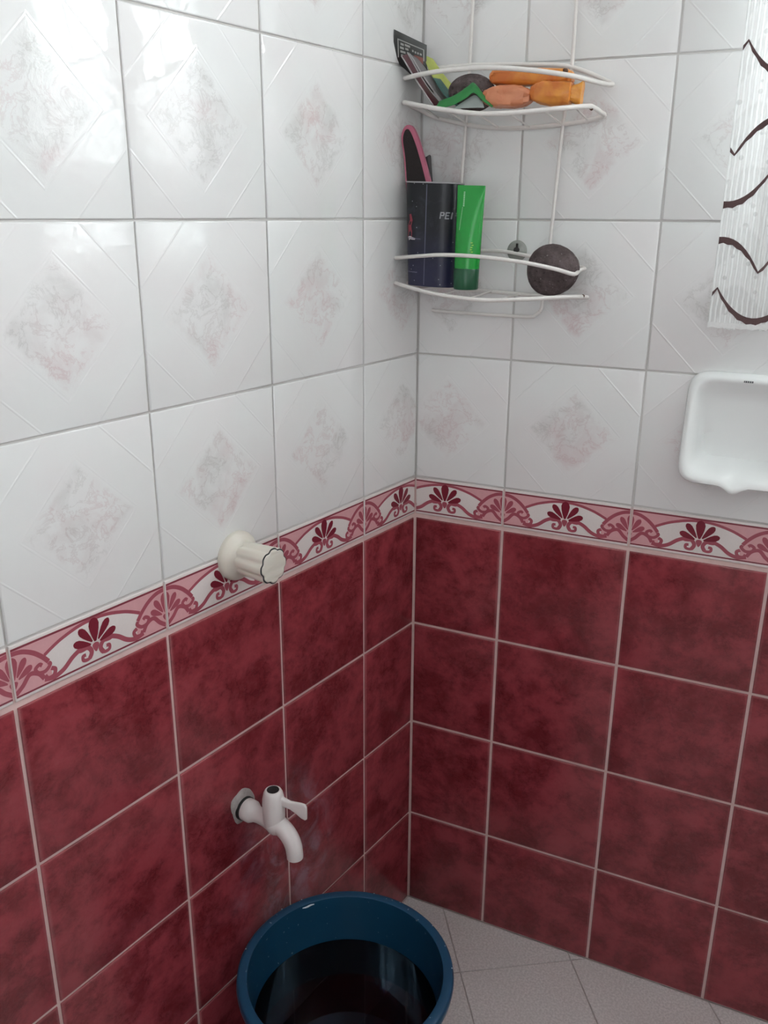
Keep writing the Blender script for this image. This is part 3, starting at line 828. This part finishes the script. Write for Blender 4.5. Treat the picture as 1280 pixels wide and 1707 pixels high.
# green squeeze tube standing on its cap
tb = empty('squeeze_tube', WR(.104, .074, 1.170)); tag(tb, 'bright green squeeze tube standing on its dark green cap', 'tube')
bm = bmesh.new(); NT_ = 40; rings = []
Zc, Zt = 1.1985, 1.3085
def tube_sec(t):
    a = .0178+.0025*t; b = .0155*(1-t**1.6)+.0011
    if t > .93: b = .0012
    return a, b
for i in range(21):
    t_ = i/20; a, b = tube_sec(t_); z = Zc+(Zt-Zc)*t_; cx = .1048+.0030*t_
    rings.append([bm.verts.new(WR(cx+a*math.cos(2*math.pi*k/NT_), .074+b*math.sin(2*math.pi*k/NT_), z-.030*a*math.cos(2*math.pi*k/NT_)*t_)) for k in range(NT_)])
for A, B in zip(rings, rings[1:]):
    for k in range(NT_): bm.faces.new((A[k], A[(k+1) % NT_], B[(k+1) % NT_], B[k]))
bm.faces.new(rings[0]); bm.faces.new(rings[-1])
o = link('tube_body', bm_mesh(bm, 'tube_body', 50), plain('green_plastic', (.012, .30, .040), .22, .08, 20)); child_of(o, tb)
bm = bmesh.new(); lathe(bm, [(.0155, 1.1700), (.0170, 1.1708), (.0176, 1.1735), (.0180, 1.1975), (.0172, 1.1990)], WR(.1043, .074, 0), (0, 0, 1), 40)
o = link('cap', bm_mesh(bm, 'cap', 40), plain('dark_green_plastic', (.006, .075, .030), .3, .1, 30)); child_of(o, tb)
def on_tube(dx, z, lift=.0003):
    t_ = (z-Zc)/(Zt-Zc); a, b = tube_sec(t_); cx = .1048+.0030*t_
    return WR(cx+dx, .074+b*math.sqrt(max(0, 1-(dx/a)**2))+lift, z)
bm = bmesh.new()
def dash(x, z0, z1, w):
    bm.faces.new([bm.verts.new(on_tube(a, b)) for a, b in ((x-w/2, z0), (x+w/2, z0), (x+w/2, z1), (x-w/2, z1))])
for i in range(9): dash(-.0085+.0004*i*.3, 1.2990-i*.0022, 1.3004-i*.0022, .0022)
for i in range(16): dash(-.0105+.0001*(16-i), 1.2790-i*.0019, 1.2802-i*.0019, .0010)
o = link('lettering', bm_mesh(bm, 'lettering'), plain('pale_green_ink', (.32, .62, .36), .4)); child_of(o, tb)
bm = bmesh.new()
for i in range(6): dash(.0100+.0008*math.sin(i*2), 1.2180+i*.0030, 1.2192+i*.0030, .0026)
o = link('emblem', bm_mesh(bm, 'emblem'), plain('lime_ink', (.35, .60, .08), .4)); child_of(o, tb)

# ------------------------------------------------------------------ things on the upper tier
def sheet(name, rows, mat, thick=.0016, n=6):
    """rows: list of polylines (x,o,z); lofted to a soft packet and given real thickness"""
    R = [catmull([WR(*p) for p in r], n) for r in rows]
    bm = bmesh.new(); g = []
    K = 5
    cols = list(zip(*R))
    cols = [catmull(list(c), K) if len(c) > 2 else [c[0].lerp(c[1], k/K) for k in range(K+1)] for c in cols]
    nr = len(cols[0]); nc = len(cols)
    def nrm(i, j):
        a = cols[min(i+1, nc-1)][j]-cols[max(i-1, 0)][j]; b = cols[i][min(j+1, nr-1)]-cols[i][max(j-1, 0)]
        return a.cross(b).normalized()
    F, B = [], []
    for i in range(nc):
        f, b = [], []
        for j in range(nr):
            ed = min(1, min(i, nc-1-i)/2, min(j, nr-1-j)/1.0)
            h = thick*(.25+.75*ed)/2; N_ = nrm(i, j)
            f.append(bm.verts.new(cols[i][j]+N_*h)); b.append(bm.verts.new(cols[i][j]-N_*h))
        F.append(f); B.append(b)
    for i in range(nc-1):
        for j in range(nr-1):
            bm.faces.new((F[i][j], F[i+1][j], F[i+1][j+1], F[i][j+1])); bm.faces.new((B[i][j], B[i][j+1], B[i+1][j+1], B[i+1][j]))
    for i in range(nc-1):
        bm.faces.new((F[i][0], B[i][0], B[i+1][0], F[i+1][0])); bm.faces.new((F[i][-1], F[i+1][-1], B[i+1][-1], B[i][-1]))
    for j in range(nr-1):
        bm.faces.new((F[0][j], F[0][j+1], B[0][j+1], B[0][j])); bm.faces.new((F[-1][j], B[-1][j], B[-1][j+1], F[-1][j+1]))
    return link(name, bm_mesh(bm, name, 70), mat)
def edge_strip(name, pts, rad, mat, root):
    bm = bmesh.new(); tube(bm, catmull([WR(*p) for p in pts], 6), rad, 6)
    o = link(name, bm_mesh(bm, name, 60), mat); child_of(o, root); return o
silver = plain('silver_foil', (.42, .40, .40), .35, .15, 90); greyfoil = plain('grey_foil', (.20, .185, .19), .35, .2, 80)
# black sachet against the left wall
bs = empty('black_sachet', WR(.03, .055, 1.412)); tag(bs, 'black sachet with pale printed panel leaning against the left wall', 'sachet', 'sachets on the upper tier')
L_ = [(-.0105, .0755, 1.5068), (-0.0134, 0.066, 1.4739), (-0.0013, 0.040, 1.4557), (0.0318, 0.030, 1.4186)]
R_ = [(.0185, .0300, 1.4925), (.0185, .028, 1.466), (.026, .022, 1.435), (.040, .020, 1.409)]
o = sheet('packet', [L_, R_], plain('black_foil', (.028, .028, .026), .3, .25, 60)); child_of(o, bs)
def bil(a, b, lift=.0016):    # point on the sachet's upper face: a across, b down its flat top part (metres)
    p = Vector(L_[0]).lerp(Vector(R_[0]), a); q = Vector(L_[1]).lerp(Vector(R_[1]), a)
    v = WR(*p).lerp(WR(*q), b)
    nrm_ = (WR(*R_[0])-WR(*L_[0])).cross(WR(*L_[1])-WR(*L_[0])).normalized()
    if nrm_.dot(Vector((.55, -1.2, 0))) < 0: nrm_ = -nrm_
    return v+nrm_*lift
pale = plain('pale_ink_sachet', (.36, .36, .34), .4); redp = plain('red_panel', (.20, .055, .04), .4)
bm = bmesh.new()
def quad(a0, b0, a1, b1, l=.0016): bm.faces.new([bm.verts.new(bil(a, b, l)) for a, b in ((a0, b0), (a1, b0), (a1, b1), (a0, b1))])
quad(.08, .27, .90, .31); quad(.08, .31, .11, .95); quad(.87, .31, .90, .80)
for (a, b, w) in ((.17, .38, .10), (.30, .36, .16), (.15, .52, .12), (.31, .50, .10), (.16, .66, .16), (.36, .64, .08), (.18, .80, .20), (.52, .48, .05), (.60, .50, .05), (.68, .50, .05), (.76, .50, .06)): quad(a, b, a+w, b+.085)
o = link('lettering', bm_mesh(bm, 'lettering'), pale); child_of(o, bs)
bm = bmesh.new(); quad(.58, .66, .86, 1.0, .0018); o = link('red_panel', bm_mesh(bm, 'red_panel'), redp); child_of(o, bs)
# maroon sachet standing almost edge on
ms = empty('maroon_sachet', WR(.04, .07, 1.408)); tag(ms, 'narrow maroon sachet with silver edge, frontmost of the leaning sachets', 'sachet', 'sachets on the upper tier')
a_ = [(-0.0017, 0.070, 1.4749), (0.0114, 0.056, 1.4501), (0.0261, 0.056, 1.4313), (0.0426, 0.060, 1.4122)]
b_ = [(0.0037, 0.060, 1.4782), (0.0147, 0.043, 1.4530), (0.0283, 0.040, 1.4345), (0.0499, 0.043, 1.4135)]
o = sheet('packet', [a_, b_], plain('maroon_foil', (.070, .012, .020), .3, .3, 70)); child_of(o, ms)
edge_strip('seal_edge', a_, .0010, silver, ms); edge_strip('seal_edge', b_, .0014, silver, ms)
# grey-teal sachet behind it
gs = empty('grey_sachet', WR(.05, .05, 1.408)); tag(gs, 'silver grey sachet leaning just behind the maroon one', 'sachet', 'sachets on the upper tier')
a_ = [(0.0050, 0.057, 1.4785), (0.0179, 0.040, 1.4532), (0.0320, 0.036, 1.4348), (0.0506, 0.036, 1.4142)]
b_ = [(0.0103, 0.040, 1.4746), (0.0258, 0.022, 1.4511), (0.0411, 0.018, 1.4325), (0.0577, 0.020, 1.4170)]
o = sheet('packet', [a_, b_], greyfoil, .003); child_of(o, gs)
edge_strip('seal_edge', a_, .0012, silver, gs)
ts = sheet('teal_sachet', [[(0.0359, 0.046, 1.4485), (0.0477, 0.050, 1.4340), (0.0609, 0.058, 1.4221), (0.0802, 0.066, 1.4086)], [(0.0400, 0.030, 1.4487), (0.0528, 0.034, 1.4355), (0.0662, 0.040, 1.4237), (0.0847, 0.046, 1.4103)]], plain('teal_foil', (.030, .110, .095), .35, .25, 70), .003)
tag(ts, 'dark teal sachet leaning between the grey sachet and the green one', 'sachet', 'sachets on the upper tier')
ys = sheet('yellow_sachet', [[(.0130, .030, 1.4810), (.0250, .029, 1.4560), (.0440, .030, 1.4330), (.0600, .032, 1.4180)], [(.0220, .016, 1.4770), (.0390, .015, 1.4560), (.0590, .015, 1.4350), (.0740, .018, 1.4160)]], plain('yellow_green_foil', (.40, .44, .10), .4, .3, 120), .003)
tag(ys, 'yellow green sachet leaning towards the corner behind the top rail', 'sachet', 'sachets on the upper tier')
gk = empty('green_sachet', WR(.1, .06, 1.405)); tag(gk, 'crumpled bright green sachet lying folded in front of the upper pumice stone', 'sachet', 'sachets on the upper tier')
o = sheet('packet', [[(.0560, .086, 1.4050), (.0800, .087, 1.4080), (.1000, .087, 1.4160), (.1110, .087, 1.4220), (.1240, .087, 1.4120), (.1370, .087, 1.4035)],
                     [(.0600, .080, 1.4150), (.0820, .080, 1.4215), (.0990, .079, 1.4310), (.1080, .079, 1.4350), (.1220, .080, 1.4210), (.1370, .081, 1.4065)]], plain('green_foil', (.015, .20, .040), .3, .25, 80), .0022); child_of(o, gk)
o = sheet('underside', [[(.0800, .084, 1.4040), (.0950, .0835, 1.4045), (.1100, .083, 1.4045), (.1250, .083, 1.4040)], [(.0860, .081, 1.4080), (.1000, .080, 1.4160), (.1110, .080, 1.4200), (.1220, .081, 1.4110)]], plain('pale_foil', (.34, .38, .36), .4, .15, 80), .0015); child_of(o, gk)

def mat_wrap(name, a, b):
    t = NT(name); tc = t.n('ShaderNodeTexCoord')
    n1 = t.noise(tc.outputs['Object'], 35, 3, .5, .8); n2 = t.noise(tc.outputs['Object'], 110, 4, .6, 1.0)
    t.set(color=t.mix(t.smooth(n1, .35, .65), a, b), rough=.32, spec=.5); t.bump(t.math('ADD', n1, t.math('MULTIPLY', n2, .5)), .7, .002); return t.m
def soap_packet(label, c, L, W, Hh, mat, crimp=.012, seed=1, tilt=0.0, yawz=0.0, flare=False):
    rnd = random.Random(seed); NS = 28
    B_ = [(-L/2, .62, .50), (-L/2+.0015, .70, .58), (-L/2+crimp*.5, .84, .76), (-L/2+crimp, .96, .93), (-L/2+crimp*1.6, 1, 1.0), (-L*.12, 1, .98), (L*.14, 1, 1.0)]
    st = B_+[(-x, w, h) for x, w, h in reversed(B_[:5])]
    if flare:       # frayed gathered end that opens out again
        st[-3:] = [(L/2-crimp*.9, .70, .66), (L/2-crimp*.35, .62, .86), (L/2, .58, 1.12)]
    root = empty('soap_packet', WR(*c)); tag(root, label, 'packet', 'orange packets on the upper tier')
    def section(x, w, h):
        out = []
        for k in range(NS):
            th = 2*math.pi*k/NS; co_, si = math.cos(th), math.sin(th); n = 4.2; q = (abs(co_)**n+abs(si)**n)**(-1/n)
            y = W/2*w*co_*q; z = Hh/2*h*si*q
            j = .0011*math.sin(k*1.3+x*300+seed)+.0005*rnd.uniform(-1, 1)
            out.append(Vector((x, y+j, z+j*.8)))
        return out
    def build(name, a, b, m):
        bm = bmesh.new(); R = [[bm.verts.new(p) for p in section(*s)] for s in st[a:b]]
        for A, B in zip(R, R[1:]):
            for k in range(NS): bm.faces.new((A[k], A[(k+1) % NS], B[(k+1) % NS], B[k]))
        bm.faces.new(R[0]); bm.faces.new(R[-1])
        o = link(name, bm_mesh(bm, name, 45), m, root); return o
    build('wrapper', 2, 10, mat[0]); build('folded_end', 0, 3, mat[0]); build('folded_end', 9, 12, mat[1])
    root.rotation_euler = (0, tilt, yawz)
    return root
orange = mat_wrap('orange_wrap', (.62, .17, .035), (.74, .29, .05)); peach = mat_wrap('peach_wrap', (.62, .21, .10), (.68, .27, .14)); bright = mat_wrap('bright_orange_wrap', (.66, .22, .03), (.80, .36, .06))
soap_packet('orange bar packet lying on top of the two lower orange packets', (.1790, .056, 1.4405), .110, .030, .0200, (orange, orange), .007, 3, .055)
soap_packet('peach coloured packet under the long bar, beside the green sachet', (.1525, .070, 1.4170), .064, .032, .0265, (peach, peach), .014, 5, .03)
soap_packet('crumpled orange packet with bright frayed end at the right of the upper tier', (.2170, .068, 1.4185), .066, .032, .0285, (orange, bright), .014, 8, .07, .05, True)

# ------------------------------------------------------------------ shower valve knob
KN = WL(.4213, 0, .8556)
kn = empty('shower_valve', KN); tag(kn, 'cream plastic shower valve knob on the patterned border of the left wall', 'valve')
bm = bmesh.new(); lathe(bm, [(.0325, .0), (.0325, .0045), (.0315, .0075), (.0285, .0105), (.0240, .0130), (.0215, .0155), (.0205, .019)], KN, NL, 56)
o = link('flange', bm_mesh(bm, 'flange', 50), MAT['plastic_cream']); child_of(o, kn)
LOB = 8
def lob(th, j): return 1-.095*(max(0, .5+.5*math.cos(LOB*th+math.pi))**2.2) if j > 0 else 1
bm = bmesh.new(); lathe(bm, [(.0200, .014), (.0218, .0200), (.0224, .0300), (.0232, .0450), (.0240, .0600), (.0240, .0640)], KN, NL, 128, rfun=lob)
o = link('knob', bm_mesh(bm, 'knob', 40), MAT['plastic_cream']); child_of(o, kn)
bm = bmesh.new(); lathe(bm, [(.0236, .0640), (.0236, .0647)], KN, NL, 128, rfun=lambda th, j: lob(th, 1))
q = link('groove_line', bm_mesh(bm, 'groove_line', 40), plain('dark_gap', (.03, .035, .04), .6)); child_of(q, kn)
bm = bmesh.new(); lathe(bm, [(.0218, .0642), (.0218, .0655), (.0208, .0663)], KN, NL, 128, rfun=lambda th, j: lob(th, 1))
q = link('end_cap', bm_mesh(bm, 'end_cap', 40), MAT['plastic_cream']); child_of(q, kn)
bm = bmesh.new(); lathe(bm, [(.0009, 0), (.0009, .0008)], KN+NL*.0085+Vector((0, 0, .0265)), NL, 10)
q = link('pin_hole', bm_mesh(bm, 'pin_hole'), MAT['black']); child_of(q, kn)

# ------------------------------------------------------------------ water tap
TP = WL(.4342, 0, .4785); Zv = Vector((0, 0, 1))
tap = empty('water_tap', TP); tag(tap, 'white plastic water tap with fan-shaped lever above the blue bucket', 'tap')
def T(t, s=0, z=0): return TP+NL*t-UL*s+Zv*z      # t outward, s towards the corner, z up
bm = bmesh.new(); rnd = random.Random(4)
ks = [1+.22*rnd.uniform(-1, 1) for _ in range(14)]
def blot(th, j):
    f = th/(2*math.pi)*14; i = int(f) % 14; q = f-int(f); return ks[i]*(1-q)+ks[(i+1) % 14]*q+(.18*max(0, math.cos(th-.5)))
lathe(bm, [(.0245, .0002), (.0215, .0022), (.0165, .0045)], T(0, .001, .004), NL, 56, rfun=blot)
q = link('mortar_patch', bm_mesh(bm, 'mortar_patch', 60), MAT['mortar']); child_of(q, tap)
bm = bmesh.new(); lathe(bm, [(.0172, .003), (.0172, .0075), (.0150, .0085)], T(0), NL, 36)
q = link('gasket', bm_mesh(bm, 'gasket', 40), MAT['black']); child_of(q, tap)
bm = bmesh.new(); lathe(bm, [(.0150, .0070), (.0160, .0085), (.0158, .0190), (.0140, .0225), (.0118, .0260), (.0108, .034), (.0112, .046), (.0130, .056), (.0150, .062), (.0150, .066), (.0120, .074)], T(0), NL, 36)
q = link('body', bm_mesh(bm, 'body', 50), MAT['plastic_white']); child_of(q, tap)
bm = bmesh.new(); path = catmull([T(.058, 0, .001), T(.070, 0, .000), T(.080, 0, -.004), T(.0885, 0, -.012), T(.0935, 0, -.022), T(.0955, 0, -.034), T(.0958, 0, -.040)], 8)
R = tube(bm, path, lambda t: .0128-.0016*t, 28, caps=False)
inn = []
c0 = path[-1]
ring2 = [bm.verts.new(c0+(v.co-c0)*.78) for v in R[-1]]; ring3 = [bm.verts.new(v.co+Zv*.012) for v in ring2]
for A, B in ((R[-1], ring2), (ring2, ring3)):
    for k in range(28): bm.faces.new((A[k], A[(k+1) % 28], B[(k+1) % 28], B[k]))
bm.faces.new(ring3); bm.faces.new(R[0])
q = link('spout', bm_mesh(bm, 'spout', 50), MAT['plastic_white']); child_of(q, tap)
bm = bmesh.new(); lathe(bm, [(.0135, -.004), (.0150, .004), (.0153, .014), (.0155, .030), (.0150, .040), (.0132, .0490), (.0112, .0530), (.0098, .0540), (.0084, .0538)], T(.060), Zv, 36)
q = link('bonnet', bm_mesh(bm, 'bonnet', 50), MAT['plastic_white']); child_of(q, tap)
bm = bmesh.new(); lathe(bm, [(.0085, .0535), (.0083, .05425)], T(.060), Zv, 28)
q = link('screw_recess', bm_mesh(bm, 'screw_recess', 40), MAT['black']); child_of(q, tap)
# lever: fan in a vertical plane, pointing outward
bm = bmesh.new(); dr = (NL*.97-UL*.24).normalized(); sd = dr.cross(Zv).normalized(); c0 = T(.060, 0, .0335)
sec = [(.010, .0085, .0045, .006), (.018, .0062, .0040, .0045), (.026, .0062, .0032, .0028), (.034, .0090, .0028, .001), (.042, .0122, .0026, -.0015), (.0475, .0128, .0024, -.0025), (.0500, .0105, .0018, -.0028)]
R = []
for (d_, h, w, zo) in sec:
    R.append([bm.verts.new(c0+dr*d_+sd*w*(math.copysign(abs(math.cos(a))**.6, math.cos(a)))+Zv*(zo+h*math.copysign(abs(math.sin(a))**.7, math.sin(a)))) for a in [2*math.pi*(k+.5)/20 for k in range(20)]])
for A, B in zip(R, R[1:]):
    for k in range(20): bm.faces.new((A[k], A[(k+1) % 20], B[(k+1) % 20], B[k]))
bm.faces.new(R[0]); bm.faces.new(R[-1])
q = link('lever', bm_mesh(bm, 'lever', 60), MAT['plastic_white']); child_of(q, tap)

# ------------------------------------------------------------------ bucket of water
BC = Vector((.0998, -.446, 0))
bk = empty('bucket', BC); tag(bk, 'deep blue plastic bucket of water under the tap', 'bucket')
t = NT('blue_plastic'); tc = t.n('ShaderNodeTexCoord')
n1 = t.noise(tc.outputs['Object'], 12, 3); n2 = t.noise(tc.outputs['Object'], 170, 2, .5)
c = t.mix(n1, (.006, .046, .102), (.009, .066, .138))
t.set(color=t.mix(t.math('MULTIPLY', t.smooth(n2, .72, .76), .6), c, (.45, .50, .55)), rough=.34)
MAT['blue'] = t.m
bm = bmesh.new()
lathe(bm, [(.112, .0), (.118, .004), (.124, .06), (.1395, .255), (.1395, .262), (.1470, .264), (.1492, .268), (.1500, .274), (.1492, .2790), (.1475, .2808), (.1450, .2814), (.1365, .2814), (.1352, .2808), (.1342, .270), (.1325, .24), (.1190, .06), (.1140, .006), (.05, .0045)], BC, Zv, 96, cap1=True)
q = link('shell', bm_mesh(bm, 'shell', 50), MAT['blue']); child_of(q, bk)
scuffm = plain('scuffed_plastic', (.55, .60, .66), .7, .2, 200)
def scuff(pts, r):
    bm = bmesh.new(); tube(bm, catmull([BC+Vector(p) for p in pts], 4), lambda t: r*(.3+.7*math.sin(math.pi*min(max(t, .08), .92))), 6)
    q = link('scuff', bm_mesh(bm, 'scuff', 60), scuffm); child_of(q, bk)
def rimp(R_, a, z): return (R_*math.cos(a), R_*math.sin(a), z)
scuff([rimp(.1346, 2.42+.02*i, .2770+.0006*math.sin(i)) for i in range(8)], .0016)
for a, R_ in ((2.52, .1480), (2.75, .1485), (3.35, .147), (1.75, .1475), (1.45, .146), (1.0, .147), (.72, .146), (.45, .1475)):
    scuff([rimp(R_, a, .2806), rimp(R_, a+.012, .2806)], .0011)
t = NT('water'); tc = t.n('ShaderNodeTexCoord'); nz = t.noise(tc.outputs['Object'], 14, 2)
t.set(color=t.mix(nz, (.10, .16, .22), (.12, .18, .24)), rough=.02, trans=1.0, ior=1.33); t.bump(nz, .06, .002)
bm = bmesh.new(); lathe(bm, [(.1120, .0075), (.1180, .062), (.1290, .205), (.1284, .2056), (.06, .2056)], BC, Zv, 96)
wt = link('water', bm_mesh(bm, 'water', 40), t.m); tag(wt, 'dark still water inside the blue bucket', 'water')
